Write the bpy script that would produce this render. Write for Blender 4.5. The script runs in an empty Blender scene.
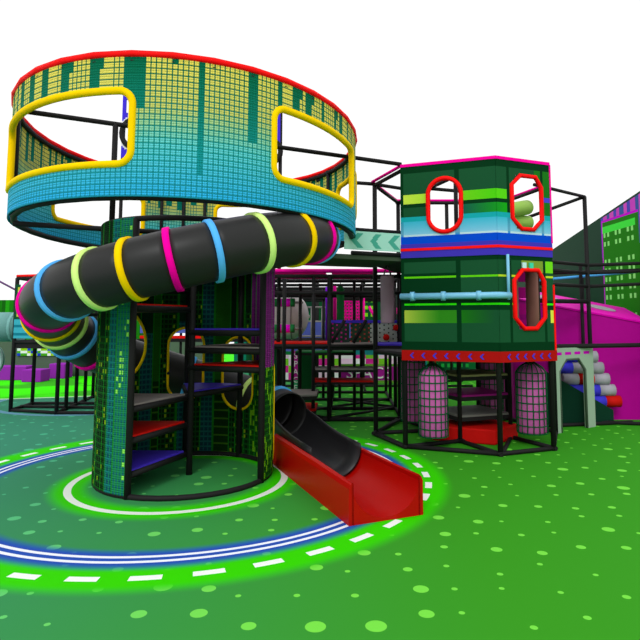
import bpy, bmesh, math, random
from mathutils import Vector, Matrix
sc = bpy.context.scene
R = math.radians
# ---------------------------------------------------------------- camera, world, sun, exposure
cam_d = bpy.data.cameras.new('camera'); cam = bpy.data.objects.new('camera', cam_d); sc.collection.objects.link(cam)
cam.location = (0, 0, 1.64); cam.rotation_euler = (R(90 + 5.3068), 0, 0)
cam_d.sensor_width = 36; cam_d.lens = 572.0 / 640 * 36
cam_d.shift_x = -23.6 / 640; cam_d.shift_y = -52.5 / 640
cam_d.clip_start = .05; cam_d.clip_end = 200
sc.camera = cam
world = bpy.data.worlds.new('world'); sc.world = world; world.use_nodes = True
bg = world.node_tree.nodes['Background']; bg.inputs[0].default_value = (1, 1, 1, 1); bg.inputs[1].default_value = 1.08
sun_d = bpy.data.lights.new('sun', 'SUN'); sun = bpy.data.objects.new('sun', sun_d); sc.collection.objects.link(sun)
sun_d.energy = 1.3; sun_d.angle = R(20); sun.rotation_euler = (R(50), 0, R(-12))
sc.view_settings.view_transform = 'Standard'; sc.view_settings.look = 'None'
sc.view_settings.exposure = 0; sc.view_settings.gamma = 1; sc.view_settings.use_curve_mapping = False

# ---------------------------------------------------------------- helpers
def lin(c):
    if isinstance(c, str):
        c = c.lstrip('#'); c = tuple(int(c[i:i+2], 16) for i in (0, 2, 4))
    return tuple((v/255/12.92 if v/255 <= .04045 else ((v/255+.055)/1.055)**2.4) for v in c[:3])
def mix(a, b, t):
    t = max(0, min(1, t)); return tuple(x + (y-x)*t for x, y in zip(a, b))
MATS = {}
def mat(name, c, rough=.65, spec=.08, metal=0, var=.06, scale=6):
    """plain coloured surface with a little procedural mottling"""
    if name in MATS: return MATS[name]
    m = bpy.data.materials.new(name); m.use_nodes = True; nt = m.node_tree
    b = nt.nodes['Principled BSDF']
    b.inputs['Roughness'].default_value = rough; b.inputs['Specular IOR Level'].default_value = spec; b.inputs['Metallic'].default_value = metal
    c = lin(c)
    tc = nt.nodes.new('ShaderNodeTexCoord'); no = nt.nodes.new('ShaderNodeTexNoise'); no.inputs['Scale'].default_value = scale
    nt.links.new(tc.outputs['Object'], no.inputs['Vector'])
    mx = nt.nodes.new('ShaderNodeMix'); mx.data_type = 'RGBA'
    mx.inputs[6].default_value = tuple(v*(1-var) for v in c) + (1,); mx.inputs[7].default_value = tuple(min(1, v*(1+var)) for v in c) + (1,)
    nt.links.new(no.outputs['Fac'], mx.inputs[0]); nt.links.new(mx.outputs[2], b.inputs['Base Color'])
    MATS[name] = m; return m
def print_mat(name, rough=.7, spec=.05):
    if name in MATS: return MATS[name]
    m = bpy.data.materials.new(name); m.use_nodes = True; nt = m.node_tree
    b = nt.nodes['Principled BSDF']; b.inputs['Roughness'].default_value = rough; b.inputs['Specular IOR Level'].default_value = spec
    a = nt.nodes.new('ShaderNodeVertexColor'); a.layer_name = 'print'
    nt.links.new(a.outputs['Color'], b.inputs['Base Color'])
    MATS[name] = m; return m
STEEL = mat('black_padding', (30, 29, 30), .6, .12)
TUBE = mat('black_tube_plastic', (36, 36, 36), .42, .2)
LINER = mat('black_chute_plastic', (34, 34, 36), .35, .25)
YEL = mat('yellow_trim', (255, 206, 0), .7, .03); RED = mat('red_trim', (255, 8, 8), .6, .1)
PINK = mat('magenta_trim', (255, 0, 160), .7, .03); LIME = mat('pale_lime_trim', (216, 255, 140), .7, .03); SKY = mat('light_blue_trim', (88, 180, 255), .7, .03)
CHUTE = mat('red_chute_plastic', (172, 8, 3), .4, .12)
PR = print_mat('printed_vinyl')
PADB = mat('blue_pad', (70, 50, 200), .6); PADR = mat('red_pad', (205, 20, 10), .6); PADG = mat('grey_pad', (135, 128, 125), .7)

class MB:
    def __init__(s): s.v = []; s.f = []; s.c = []; s.smooth = []
    def face(s, pts, col=None, sm=False):
        i = len(s.v); s.v += [tuple(p) for p in pts]; s.f.append(tuple(range(i, i+len(pts)))); s.c.append(col); s.smooth.append(sm)
    def grid(s, rows, cols_closed=False, sm=True, col=None, rows_closed=False):
        i0 = len(s.v); n = len(rows[0])
        for r in rows: s.v += [tuple(p) for p in r]
        for a in range(len(rows) - (0 if rows_closed else 1)):
            for b in range(n - (0 if cols_closed else 1)):
                a2 = (a+1) % len(rows); b2 = (b+1) % n
                s.f.append((i0+a*n+b, i0+a*n+b2, i0+a2*n+b2, i0+a2*n+b)); s.c.append(col); s.smooth.append(sm)
        return i0
    def cap(s, idx, col=None): s.f.append(tuple(idx)); s.c.append(col); s.smooth.append(False)
    def box(s, lo, hi, M=None, col=None):
        x0, y0, z0 = lo; x1, y1, z1 = hi
        P = [Vector(p) for p in ((x0,y0,z0),(x1,y0,z0),(x1,y1,z0),(x0,y1,z0),(x0,y0,z1),(x1,y0,z1),(x1,y1,z1),(x0,y1,z1))]
        if M is not None: P = [M @ p for p in P]
        i = len(s.v); s.v += [tuple(p) for p in P]
        for q in ((0,3,2,1),(4,5,6,7),(0,1,5,4),(1,2,6,5),(2,3,7,6),(3,0,4,7)):
            s.f.append(tuple(i+k for k in q)); s.c.append(col); s.smooth.append(False)
    def prism(s, poly, z0, z1, col=None):
        a = sum(poly[i][0]*poly[(i+1) % len(poly)][1] - poly[(i+1) % len(poly)][0]*poly[i][1] for i in range(len(poly)))
        if a < 0: poly = poly[::-1]
        n = len(poly); i = len(s.v)
        s.v += [(p[0], p[1], z0) for p in poly] + [(p[0], p[1], z1) for p in poly]
        s.cap([i+k for k in range(n)][::-1], col); s.cap([i+n+k for k in range(n)], col)
        for k in range(n): s.cap([i+k, i+(k+1) % n, i+n+(k+1) % n, i+n+k], col)
    def tube(s, path, r, n=10, closed=False, caps=True, a0=None, a1=None, rs=None):
        """sweep a circle (or arc a0..a1, degrees, 0 = sideways right, 90 = up) along a path"""
        path = [Vector(p) for p in path]; L = len(path); rows = []; up = Vector((0, 0, 1)); last = None
        for i, p in enumerate(path):
            if closed: t = path[(i+1) % L] - path[i-1]
            else: t = path[min(i+1, L-1)] - path[max(i-1, 0)]
            t.normalize()
            if last is None:
                sd = t.cross(up)
                if sd.length < .05: sd = t.cross(Vector((1, 0, 0)))
            elif a0 is None:
                sd = last - t*last.dot(t)
            else: sd = t.cross(up)
            sd.normalize(); last = sd; nu = sd.cross(t).normalized()
            rr = rs[i] if rs else r
            if a0 is None: rows.append([p + sd*rr*math.cos(2*math.pi*k/n) + nu*rr*math.sin(2*math.pi*k/n) for k in range(n)])
            else: rows.append([p + sd*rr*math.cos(R(a0+(a1-a0)*k/n)) + nu*rr*math.sin(R(a0+(a1-a0)*k/n)) for k in range(n+1)])
        i0 = s.grid(rows, cols_closed=a0 is None, rows_closed=closed)
        if caps and not closed and a0 is None:
            s.cap([i0+k for k in range(n)][::-1]); s.cap([i0+(L-1)*n+k for k in range(n)])
        return s
    def cyl(s, a, b, r, n=12): return s.tube([a, b], r, n)
    def lathe(s, prof, c, n=20, axis=None):
        """prof: (radius, height) list round a vertical axis at c"""
        rows = [[(c[0]+r*math.cos(2*math.pi*k/n), c[1]+r*math.sin(2*math.pi*k/n), c[2]+h) for k in range(n)] for r, h in prof]
        i0 = s.grid(rows, cols_closed=True)
        s.cap([i0+k for k in range(n)][::-1]); s.cap([i0+(len(prof)-1)*n+k for k in range(n)])
        return s
    def build(s, name, m, parent=None, solid=0, bevel=0):
        me = bpy.data.meshes.new(name); me.from_pydata(s.v, [], s.f); me.materials.append(m)
        me.polygons.foreach_set('use_smooth', s.smooth)
        if any(c is not None for c in s.c):
            ca = me.color_attributes.new('print', 'FLOAT_COLOR', 'CORNER'); arr = []
            for f, c in zip(s.f, s.c):
                l = lin(c or (0, 0, 0)); arr += (list(l)+[1.0])*len(f)
            ca.data.foreach_set('color', arr)
        me.update()
        o = bpy.data.objects.new(name, me); sc.collection.objects.link(o)
        if parent: o.parent = parent; o.matrix_parent_inverse = Matrix.Translation(-parent.location) if not parent.get('_loc0') else Matrix()
        if solid:
            md = o.modifiers.new('thickness', 'SOLIDIFY'); md.thickness = solid; md.offset = 0
        if bevel:
            md = o.modifiers.new('bevel', 'BEVEL'); md.width = bevel; md.segments = 2; md.limit_method = 'ANGLE'
        return o
def tag(o, label, cat, group=None, kind=None):
    o['label'] = label; o['category'] = cat
    if group: o['group'] = group
    if kind: o['kind'] = kind
    return o
def thing(name, label, cat, loc=(0, 0, 0), group=None):
    o = bpy.data.objects.new(name, None); sc.collection.objects.link(o); o.location = loc; o.empty_display_size = .1
    return tag(o, label, cat, group)
def struct(o): o['kind'] = 'structure'; return o
def copy_tree(o, parent=None):
    c = o.copy(); sc.collection.objects.link(c)
    if parent: c.parent = parent; c.matrix_parent_inverse = o.matrix_parent_inverse.copy()
    for ch in list(o.children): copy_tree(ch, c)
    return c
def beam(a, b, parent, name='beam', r=.028, m=None, n=8): return MB().cyl(a, b, r, n).build(name, m or STEEL, parent)
def post(x, y, z0, z1, parent, r=.032, m=None): return MB().cyl((x, y, z0), (x, y, z1), r, 8).build('post', m or STEEL, parent)
def text_mesh(txt, size, M, m, name, parent, depth=.004):
    cu = bpy.data.curves.new('t', 'FONT'); cu.body = txt; cu.size = size; cu.extrude = depth; cu.align_x = 'CENTER'; cu.align_y = 'CENTER'; cu.resolution_u = 3
    t = bpy.data.objects.new('t', cu); sc.collection.objects.link(t); bpy.context.view_layer.update()
    me = bpy.data.meshes.new_from_object(t.evaluated_get(bpy.context.evaluated_depsgraph_get())); bpy.data.objects.remove(t)
    me.transform(M); me.materials.clear(); me.materials.append(m)
    o = bpy.data.objects.new(name, me); sc.collection.objects.link(o); o.parent = parent
    o.matrix_parent_inverse = Matrix.Translation(-parent.location); return o

# ---------------------------------------------------------------- node expressions for the floor print and base colour gradient
class N:
    nt = None
    def __init__(s, sock): s.s = sock
    @staticmethod
    def op(o, *a):
        n = N.nt.nodes.new('ShaderNodeMath'); n.operation = o
        for i, x in enumerate(a):
            if isinstance(x, N): N.nt.links.new(x.s, n.inputs[i])
            else: n.inputs[i].default_value = x
        return N(n.outputs[0])
    def __add__(s, o): return N.op('ADD', s, o)
    def __sub__(s, o): return N.op('SUBTRACT', s, o)
    def __rsub__(s, o): return N.op('SUBTRACT', o, s)
    def __mul__(s, o): return N.op('MULTIPLY', s, o)
    __radd__ = __add__; __rmul__ = __mul__
    def abs(s): return N.op('ABSOLUTE', s)
    def lt(s, o): return N.op('LESS_THAN', s, o)
    def gt(s, o): return N.op('GREATER_THAN', s, o)
def smooth(x, a, b, lo=0., hi=1.):
    n = N.nt.nodes.new('ShaderNodeMapRange'); n.interpolation_type = 'SMOOTHSTEP'
    N.nt.links.new(x.s, n.inputs[0])
    for i, v in enumerate((a, b, lo, hi)): n.inputs[i+1].default_value = v
    return N(n.outputs[0])
def cmix(f, a, b):
    n = N.nt.nodes.new('ShaderNodeMix'); n.data_type = 'RGBA'
    if isinstance(f, N): N.nt.links.new(f.s, n.inputs[0])
    for k, c in ((6, a), (7, b)):
        if isinstance(c, N): N.nt.links.new(c.s, n.inputs[k])
        else: n.inputs[k].default_value = lin(c) + (1,)
    return N(n.outputs[2])
def dist(x, y, cx, cy): 
    return N.op('SQRT', (x-cx)*(x-cx) + (y-cy)*(y-cy))
fm = bpy.data.materials.new('floor_print_and_gradient'); fm.use_nodes = True; N.nt = fm.node_tree
tc = N.nt.nodes.new('ShaderNodeTexCoord'); sp = N.nt.nodes.new('ShaderNodeSeparateXYZ'); N.nt.links.new(tc.outputs['Object'], sp.inputs[0])
X, Y = N(sp.outputs[0]), N(sp.outputs[1])
col = cmix(smooth(X, -4.8, 1.2), (56, 132, 104), (54, 146, 30))  # base colour runs from teal at left to yellow-green at right
vo = N.nt.nodes.new('ShaderNodeTexVoronoi'); vo.voronoi_dimensions = '2D'; vo.inputs['Scale'].default_value = 3.1; vo.inputs['Randomness'].default_value = .55
N.nt.links.new(tc.outputs['Object'], vo.inputs['Vector'])
sc_ = N.nt.nodes.new('ShaderNodeSeparateColor'); N.nt.links.new(vo.outputs['Color'], sc_.inputs[0])
dots = N(vo.outputs['Distance']).lt(N(sc_.outputs[0])*N(sc_.outputs[0])*.13 + .055)
col = cmix(dots, col, cmix(smooth(X, -4, 0), (75, 175, 135), (115, 215, 70)))  # dot colour follows the same left-to-right shift
# big track round the tower: glow band, dashes, blue band with white lines
r1 = dist(X, Y, -1.59, 6.28)
col = cmix(smooth((r1-2.48).abs(), .08, .25, 1, 0), col, (52, 205, 0))
ang = N.op('ARCTAN2', Y-6.28, X+1.59)
saw = N.op('FRACT', ang*(39/6.28318) + .2)
col = cmix((r1-2.47).abs().lt(.034)*saw.lt(.52), col, (235, 240, 235))
col = cmix(smooth((r1-2.17).abs(), .07, .2, 1, 0), col, (38, 78, 175))
col = cmix((r1-2.13).abs().lt(.018), col, (235, 238, 245)); col = cmix((r1-2.215).abs().lt(.018), col, (235, 238, 245))
# ring round the foot of the spiral tower
r2 = dist(X, Y, -1.69, 6.13)
col = cmix(smooth((r2-1.06).abs(), .07, .24, 1, 0), col, (52, 200, 0)); col = cmix((r2-1.07).abs().lt(.035), col, (228, 235, 225))
r3 = dist(X, Y*1.0, -5.0, 12.2)
col = cmix((r3-2.05).abs().lt(.07), col, (100, 150, 175))
edge = Y - X*.29 - 14.29
far = edge.gt(0)*X.lt(-3.6)
no = N.nt.nodes.new('ShaderNodeTexNoise'); no.inputs['Scale'].default_value = .55; N.nt.links.new(tc.outputs['Object'], no.inputs['Vector'])
col = cmix(far, col, cmix(smooth(N(no.outputs['Fac']), .5, .6), (62, 235, 0), (55, 170, 25)))
col = cmix(edge.abs().lt(.07)*X.lt(-3.6), col, (190, 235, 180))
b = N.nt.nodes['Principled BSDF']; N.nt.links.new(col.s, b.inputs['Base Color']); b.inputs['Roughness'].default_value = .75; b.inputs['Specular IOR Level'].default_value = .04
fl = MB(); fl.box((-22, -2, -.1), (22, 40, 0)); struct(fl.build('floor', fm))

# ---------------------------------------------------------------- walls (seen behind the play structures)
def sheet(o, e, w, h, du, dv, colf, z0=0, hole=None, mb=None):
    """vertical printed sheet from o (x,y) in direction e; colf(u, v) gives the print colour"""
    mb = mb or MB(); nu = max(1, round(w/du)); nv = max(1, round(h/dv))
    for i in range(nu):
        for j in range(nv):
            u0, u1, v0, v1 = i*w/nu, (i+1)*w/nu, z0+j*h/nv, z0+(j+1)*h/nv
            uc, vc = (u0+u1)/2, (v0+v1)/2
            if hole and hole(uc, vc): continue
            mb.face([(o[0]+e[0]*u0, o[1]+e[1]*u0, v0), (o[0]+e[0]*u1, o[1]+e[1]*u1, v0), (o[0]+e[0]*u1, o[1]+e[1]*u1, v1), (o[0]+e[0]*u0, o[1]+e[1]*u0, v1)], colf(uc, vc))
    return mb
rng = random.Random(4)
strips = []
u = 0
while u < 30:
    w = rng.choice((.25, .4, .6, .9)); strips.append((u, u+w, rng.choice(((8, 70, 35), (10, 95, 45), (12, 110, 90), (30, 120, 30), (12, 60, 40), (40, 90, 140))), rng.random()*.9+1.6, rng.random())); u += w
def skyline(u, v):
    for a, b_, c, h, k in strips:
        if a <= u < b_:
            if v > h: return (10, 58, 38)
            if k > .4 and int((u-a)/.1) % 2 and int(v/.12) % 2: return (120, 210, 20) if k > .7 else (30, 150, 60)
            return c
    return (10, 58, 38)
struct(sheet((-3.6, 19), (1, 0), 14, 2.72, .1, .12, skyline).build('wall_back', PR, solid=.06))
wd = Vector((.179, 1, 0)).normalized()
def wallr(u, v):
    if v < 2.0 and u > 1: return skyline(u % 28, v)
    return (20, 62, 42)
struct(sheet((5.25, 9.2), (wd.x, wd.y), 20, 4.0, .25, .25, wallr).build('wall_right', PR, solid=.06))
GREYW = mat('grey_green_wall', (84, 96, 86), .8)
w = MB(); w.box((-16, 17.2, 0), (-4.2, 17.3, 1.05)); struct(w.build('wall_left', GREYW))

# ---------------------------------------------------------------- spiral stair tower
CX, CY, CR = -1.69, 6.3, .9
def cp(a, z, r=CR): return (CX+r*math.cos(R(a)), CY+r*math.sin(R(a)), z)
tw = thing('spiral_stair_tower', 'round open-fronted tower with green city-print wall and triangular spiral steps', 'climbing tower', (CX, CY, 0))
for z in (.02, 2.62):
    MB().tube([cp(a, z) for a in range(0, 360, 10)], .028, 8, closed=True).build('ring_beam', STEEL, tw)
for a in (-110, -20, 62, 106, 180): post(*cp(a, 0)[:2], 0, 2.62, tw, .034)
post(CX+.035, CY, 0, 2.6, tw, .034)
rng = random.Random(11)
WINC = [(165, 1.36, 27, .44), (107, 1.11, 13.5, .44), (64, 1.0, 14.5, .44), (22, .62, 14, .56)]   # angle, height, half angle, half height
def capsule(du, dv, hw, hh):      # inside a rounded slot
    k = max(0, abs(dv) - (hh-hw)); return math.hypot(du, k) < hw if hh > hw else abs(du) < hw and abs(dv) < hh
def in_win(a, z):
    for wa, wz, ha, hh in WINC:
        da = (a-wa+180) % 360-180; hw = R(ha)*CR; rr = min(hw, hh)
        if capsule(R(da)*CR, z-wz, hw, hh): return True
    return False
cs = []
a = -20
while a < 253:
    wdt = rng.choice((6, 8, 10, 13)); kind = rng.choice((0, 1, 2, 0, 4, 0)); 
    if a < -6: kind = 3
    if 36 < a < 52: kind = 3
    if a >= 238: kind = 5; wdt = 15
    elif a >= 231: kind = 6; wdt = 238-a
    elif a >= 212: kind = 0; wdt = min(wdt, 231-a)
    cs.append((a, a+wdt, kind, rng.uniform(1.4, 2.5), rng.random())); a += wdt
def cprint(a, z, i, j):
    for a0, a1, k, h, q in cs:
        if a0 <= a < a1:
            if a-a0 < .9: return (24, 130, 30)
            hs = random.Random(i//2*131+j//3*7+int(a0)).random(); hb = random.Random((i//4)*17+(j//22)*5).random()
            if k == 3:
                if z > 1.15: return (130, 40, 125) if i % 5 else (70, 25, 90) if j % 2 else (40, 15, 60)
                return (115, 180, 20) if hs > .82 else (30, 100, 15) if j % 3 == 0 else (10, 70, 15)
            if k == 5:
                if i % 3 == 0: return (34, 140, 70)
                if hs > .6 and hb > .72 and j % 3: return (150, 235, 90)
                return (20, 100, 110) if j % 3 == 0 else (26, 122, 98)
            if k == 6: return (20, 120, 120) if j % 3 == 0 else (14, 84, 100) if i % 4 else (30, 140, 90)
            if k == 2 or k == 1: return ((22, 100, 95) if i % 4 == 0 or j % 3 == 0 else (10, 60, 74)) if z < h else (12, 50, 30)
            if k == 4: return (28, 92, 16) if z > .9 else (60, 110, 20) if j % 5 == 0 else (10, 50, 10)
            if z > h: return (8, 38, 16)
            if hs > .84 and j % 3 and (hb > .5 or hs > .96): return (130, 165, 15)
            return (16, 78, 24) if i % 4 == 0 or j % 3 == 0 else (7, 34, 12)
    return (8, 50, 24)
cm = MB(); A0, A1, na, nz = -20, 250, 338, 130
for i in range(na):
    for j in range(nz):
        a, a2 = A0+(A1-A0)*i/na, A0+(A1-A0)*(i+1)/na; z, z2 = .03+2.6*j/nz, .03+2.6*(j+1)/nz
        if in_win((a+a2)/2, (z+z2)/2): continue
        cm.face([cp(a, z, CR+.02), cp(a2, z, CR+.02), cp(a2, z2, CR+.02), cp(a, z2, CR+.02)], cprint((a+a2)/2, (z+z2)/2, i, j), True)
cm.build('printed_wall', PR, tw, solid=.012)
for wa, wz, ha, hh in WINC:
    hw = R(ha)*CR; pts = []
    for k in range(40):
        t = 2*math.pi*k/40; du, dv = math.cos(t)*hw, math.sin(t)
        dv = (hh-hw)*(1 if dv >= 0 else -1) + dv*hw if hh > hw else dv*hh
        pts.append(cp(wa+math.degrees(du/CR), wz+dv, CR+.02))
    MB().tube(pts, .017, 8, closed=True).build('window_trim', YEL, tw)
def wedge(a0, a1, z, m, name='step'):
    poly = [(CX+.03*math.cos(R((a0+a1)/2)), CY+.03*math.sin(R((a0+a1)/2)))] + [cp(a0+(a1-a0)*k/4, 0, CR-.02)[:2] for k in range(5)]
    mb = MB(); mb.prism(poly, z-.075, z-.02); st = mb.build(name, STEEL, tw)
    mb = MB(); mb.prism(poly, z-.02, z+.005); mb.build('pad', m, st)
    for a_ in (a0, a1): MB().cyl((CX, CY, z-.04), cp(a_, z-.04, CR), .03, 8).build('support_bar', STEEL, st)
for a0, a1, z, m in ((180, 250, .25, PADB), (180, 250, .56, PADR), (180, 250, .85, PADG), (60, 108, .87, PADB), (-20, 40, 1.17, PADR), (-20, 62, 1.36, PADG), (-20, 20, 1.55, PADB), (180, 250, 1.8, PADR), (106, 180, 2.05, PADG), (62, 106, 2.3, PADB)):
    wedge(a0, a1, z, m)

# ---------------------------------------------------------------- drum enclosure on top
DX, DY, DRX, DRY, Z0, Z1 = -1.835, 7.2, 1.98, 2.42, 2.69, 3.92
def dp(t, z, k=0): return (DX+(DRX+k)*math.cos(R(t)), DY+(DRY+k)*math.sin(R(t)), z)
ts = [0]   # arc-length table
for i in range(720): ts.append(ts[-1]+math.dist(dp(i/2, 0), dp((i+1)/2, 0)))
PER = ts[-1]
def t_at(s):
    s %= PER; lo, hi = 0, 720
    while hi-lo > 1:
        m_ = (lo+hi)//2
        if ts[m_] <= s: lo = m_
        else: hi = m_
    return (lo+(s-ts[lo])/(ts[lo+1]-ts[lo]))/2
def s_at(t): t %= 360; k = int(t*2); return ts[k]+(ts[k+1]-ts[k])*(t*2-k)
drum = thing('drum_enclosure', 'large raised oval drum with yellow and blue skyscraper-window print, red top rim and yellow-framed openings', 'play enclosure', (DX, DY, Z0))
WIND = [(213, 270.5, 2.97, 3.62), (306.5, 347, 2.97, 3.66), (133, 176, 2.98, 3.6), (45, 100, 2.98, 3.6), (4, 28, 2.98, 3.6)]
def in_dwin(s, z):
    for t0, t1, z0, z1 in WIND:
        s0, s1 = s_at(t0), s_at(t1)
        if s0 < s < s1 and z0 < z < z1:
            c = .12; dx = max(s0+c-s, s-s1+c, 0); dz = max(z0+c-z, z-z1+c, 0)
            if math.hypot(dx, dz) < c: return True
    return False
NC = 306; cw = PER/NC; NR = 24; rh = (Z1-Z0)/NR
rng = random.Random(8); gap = {}; bars = {}
c = 0
while c < NC:
    t = t_at((c+.5)*cw)
    dense = 268 < t < 306
    w_ = rng.choice((5, 6, 8)) if dense else rng.choice((2, 2, 3, 4, 5))
    g = 1 if dense else rng.choice((1, 2, 2)); d = rng.choice((1, 3, 13)) if dense else rng.choice((6, 7, 9, 8))
    if not dense and rng.random() < .35: bars[c+1] = bars[c+2] = 1
    for q in range(w_): gap.setdefault(c+q, rng.choice((0, 0, 0, 0, 2)) if q == 0 else 0)
    for q in range(g): gap[c+w_+q] = d
    c += w_+g
for q in range(NC):                      # the long even run of windows at the front, with its dark slots
    t = t_at((q+.5)*cw)
    if 270 < t < 273.5: gap[q] = 9
    elif 273.5 <= t < 305: gap[q] = 0
    if 286.5 < t < 287.6: gap[q] = 20
    if 299.5 < t < 301.6: gap[q] = 13 
    if 280 < t < 281.2: gap[q] = 1
def dcolor(kc, kr, win):
    f = 1-(kr+.5)/NR        # 0 at top .. 1 at bottom
    ground = mix((0, 100, 68), (16, 140, 140), min(1, f*1.5)) if f < .67 else mix((16, 140, 140), (24, 135, 160), (f-.67)*3)
    if not win: return ground
    if NR-1-kr < gap.get(kc, 0): return ground
    if f < .35: return mix((226, 212, 88), (196, 198, 100), f/.35)
    if f < .62: return mix((196, 198, 100), (92, 198, 200), (f-.35)/.27)
    return mix((92, 198, 200), (40, 170, 226), (f-.62)/.38)
dm = MB()
for kc in range(NC):
    for kr in range(NR):
        for (u0, u1, wu) in ((0, .22, 0), (.22, .61, 1), (.61, 1, 1)):
            for (v0, v1, wv) in ((0, .2, 0), (.2, .6, 1), (.6, 1, 1)):
                if not (wu and wv) and False: continue
                s0, s1 = (kc+u0)*cw, (kc+u1)*cw; z, z2 = Z0+(kr+v0)*rh, Z0+(kr+v1)*rh
                if in_dwin((s0+s1)/2, (z+z2)/2): continue
                a, a2 = t_at(s0), t_at(s1) if s1 < PER-1e-6 else 360
                w1 = wu or (bars.get(kc) is not None and kr > 12)
                dm.face([dp(a, z), dp(a2, z), dp(a2, z2), dp(a, z2)], dcolor(kc, kr, w1 and wv), True)
dm.build('printed_wall', PR, drum, solid=.015)
P36 = range(0, 360, 10)
MB().tube([dp(a, Z1+.03) for a in P36], .034, 8, closed=True).build('top_rim', RED, drum)
MB().tube([dp(a, Z1-.03, -.02) for a in P36], .03, 8, closed=True).build('top_beam', STEEL, drum)
MB().tube([dp(a, Z0+.01, -.045) for a in P36], .034, 8, closed=True).build('bottom_beam', STEEL, drum)
for t0, t1, z0, z1 in WIND:
    s0, s1 = s_at(t0), s_at(t1); c = .12; pts = []
    for (cx_, cz_, b0) in ((s1-c, z1-c, 0), (s0+c, z1-c, 90), (s0+c, z0+c, 180), (s1-c, z0+c, 270)):
        cur = [(cx_+c*math.cos(R(b0+k*15)), cz_+c*math.sin(R(b0+k*15))) for k in range(7)]
        if pts:
            q = pts[-1]; n = max(2, int(math.dist(q, cur[0])/.12))
            pts += [(q[0]+(cur[0][0]-q[0])*k/n, q[1]+(cur[0][1]-q[1])*k/n) for k in range(1, n)]
        pts += cur
    q = pts[-1]; n = 8; pts += [(q[0]+(pts[0][0]-q[0])*k/n, q[1]+(pts[0][1]-q[1])*k/n) for k in range(1, n)]
    MB().tube([dp(t_at(s), z) for s, z in pts], .035, 8, closed=True).build('window_trim', YEL, drum)
for t in (208, 275, 302, 351, 35, 105, 115, 125): post(*dp(t, 0, -.03)[:2], Z0, Z1, drum, .026)

# ---------------------------------------------------------------- tube slide
PTS = [(24, 2.62, 1.36), (5, 2.58, 1.4), (-15, 2.52, 1.4), (-32, 2.46, 1.4), (-48, 2.38, 1.4), (-69, 2.25, 1.4), (-90, 2.12, 1.4), (-109, 2.01, 1.4), (-127, 1.91, 1.4), (-149, 1.80, 1.4), (-165, 1.71, 1.4),
       (-174, 1.64, 1.4), (-187, 1.5, 1.4), (-200, 1.34, 1.4), (-215, 1.2, 1.36), (-235, 1.04, 1.36), (-255, .88, 1.36), (-275, .73, 1.34), (-290, .63, 1.34), (-308, .54, 1.33), (-322, .47, 1.31)]
def interp(t):
    for (a, z, r), (a2, z2, r2) in zip(PTS, PTS[1:]):
        if a >= t >= a2: f = (a-t)/(a-a2); return (t, z+(z2-z)*f, r+(r2-r)*f)
    return PTS[-1]
def smoothz(t):
    n = 0; z = 0; r = 0
    for d in (-10, -5, 0, 5, 10):
        q = interp(max(-322, min(24, t+d))); z += q[1]; r += q[2]; n += 1
    return z/n, r/n
SCX, SCY = -1.72, 6.4
def hp(t):
    z, r = smoothz(t); return Vector((SCX+r*math.cos(R(t)), SCY+r*math.sin(R(t)), z))
slide = thing('tube_slide', 'long black spiral tube slide with coloured joint rings winding round the stair tower', 'tube slide', (SCX, SCY, 0))
TR = .264
RINGS = [(3, SKY), (-14, PINK), (-31, YEL), (-50, LIME), (-67, SKY), (-81, PINK), (-95, YEL), (-109, LIME), (-126, SKY), (-147, PINK), (-165, YEL), (-177, LIME), (-189, SKY), (-202, PINK), (-216, YEL), (-232, LIME), (-255, SKY), (-270, PINK), (-292, LIME), (-311, SKY)]
edges = [24]+[r[0] for r in RINGS]+[-322]
for e0, e1 in zip(edges, edges[1:]):
    n = max(3, int((e0-e1)/2.5)); MB().tube([hp(e0+(e1-e0)*k/n) for k in range(n+1)], TR, 32, caps=False).build('tube_section', TUBE, slide, solid=.014)
for t, m in RINGS:
    d = (hp(t-1)-hp(t+1)).normalized(); p = hp(t)
    MB().tube([p-d*.03, p-d*.026, p+d*.026, p+d*.03], TR, 36, rs=[TR, TR+.028, TR+.028, TR], caps=False).build('joint_ring', m, slide)
# open half pipe down to the red end
AX = Vector((-.51, 6.91, 0)); dr = Vector((.395, -.919, 0)).normalized()
path = [hp(-322), hp(-322)*.5+Vector((-.6, 7.09, .44))*.5, Vector((-.585, 7.03, .425))]
path = [hp(-318), hp(-322)] + [Vector((SCX+1.31*math.cos(R(t)), SCY+1.31*math.sin(R(t)), z)) for t, z in ((33, .455), (28, .43))]
for s_, z in ((.05, .40), (.25, .375), (.5, .355), (.8, .345), (1.1, .34)): path.append(AX+dr*s_+Vector((0, 0, z)))
MB().tube(path, TR-.005, 20, a0=-190, a1=10, rs=[TR+.006]*len(path)).build('half_pipe', LINER, slide, solid=.016)
side = Vector((dr.y, -dr.x, 0))      # to the right, seen from the tower
ch = MB(); rows = []
for s_, f in ((.02, 0), (.4, 0), (.9, 0), (1.4, .1), (1.8, .45), (2.1, .85), (2.2, 1)):
    p = AX+dr*s_; W_ = .345; ri = .29+.022*f; top = .335; prof = []
    bot = .045-.02*f
    prof += [(-W_, 0), (-W_, top-.05), (-W_+.014, top-.016), (-W_+.04, top), (-ri-.004, top), (-ri+.01, top-.01)]
    prof += [(-ri*math.cos(R(k)), top-.02-(top-.02-bot)*math.sin(R(k))) for k in range(6, 175, 4)]
    prof += [(ri-.01, top-.01), (ri+.004, top), (W_-.04, top), (W_-.014, top-.016), (W_, top-.05), (W_, 0)]
    rows.append([p+side*(-x)+Vector((0, 0, z)) for x, z in prof])
i0 = ch.grid(rows, cols_closed=True, sm=False); n = len(rows[0])
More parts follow.
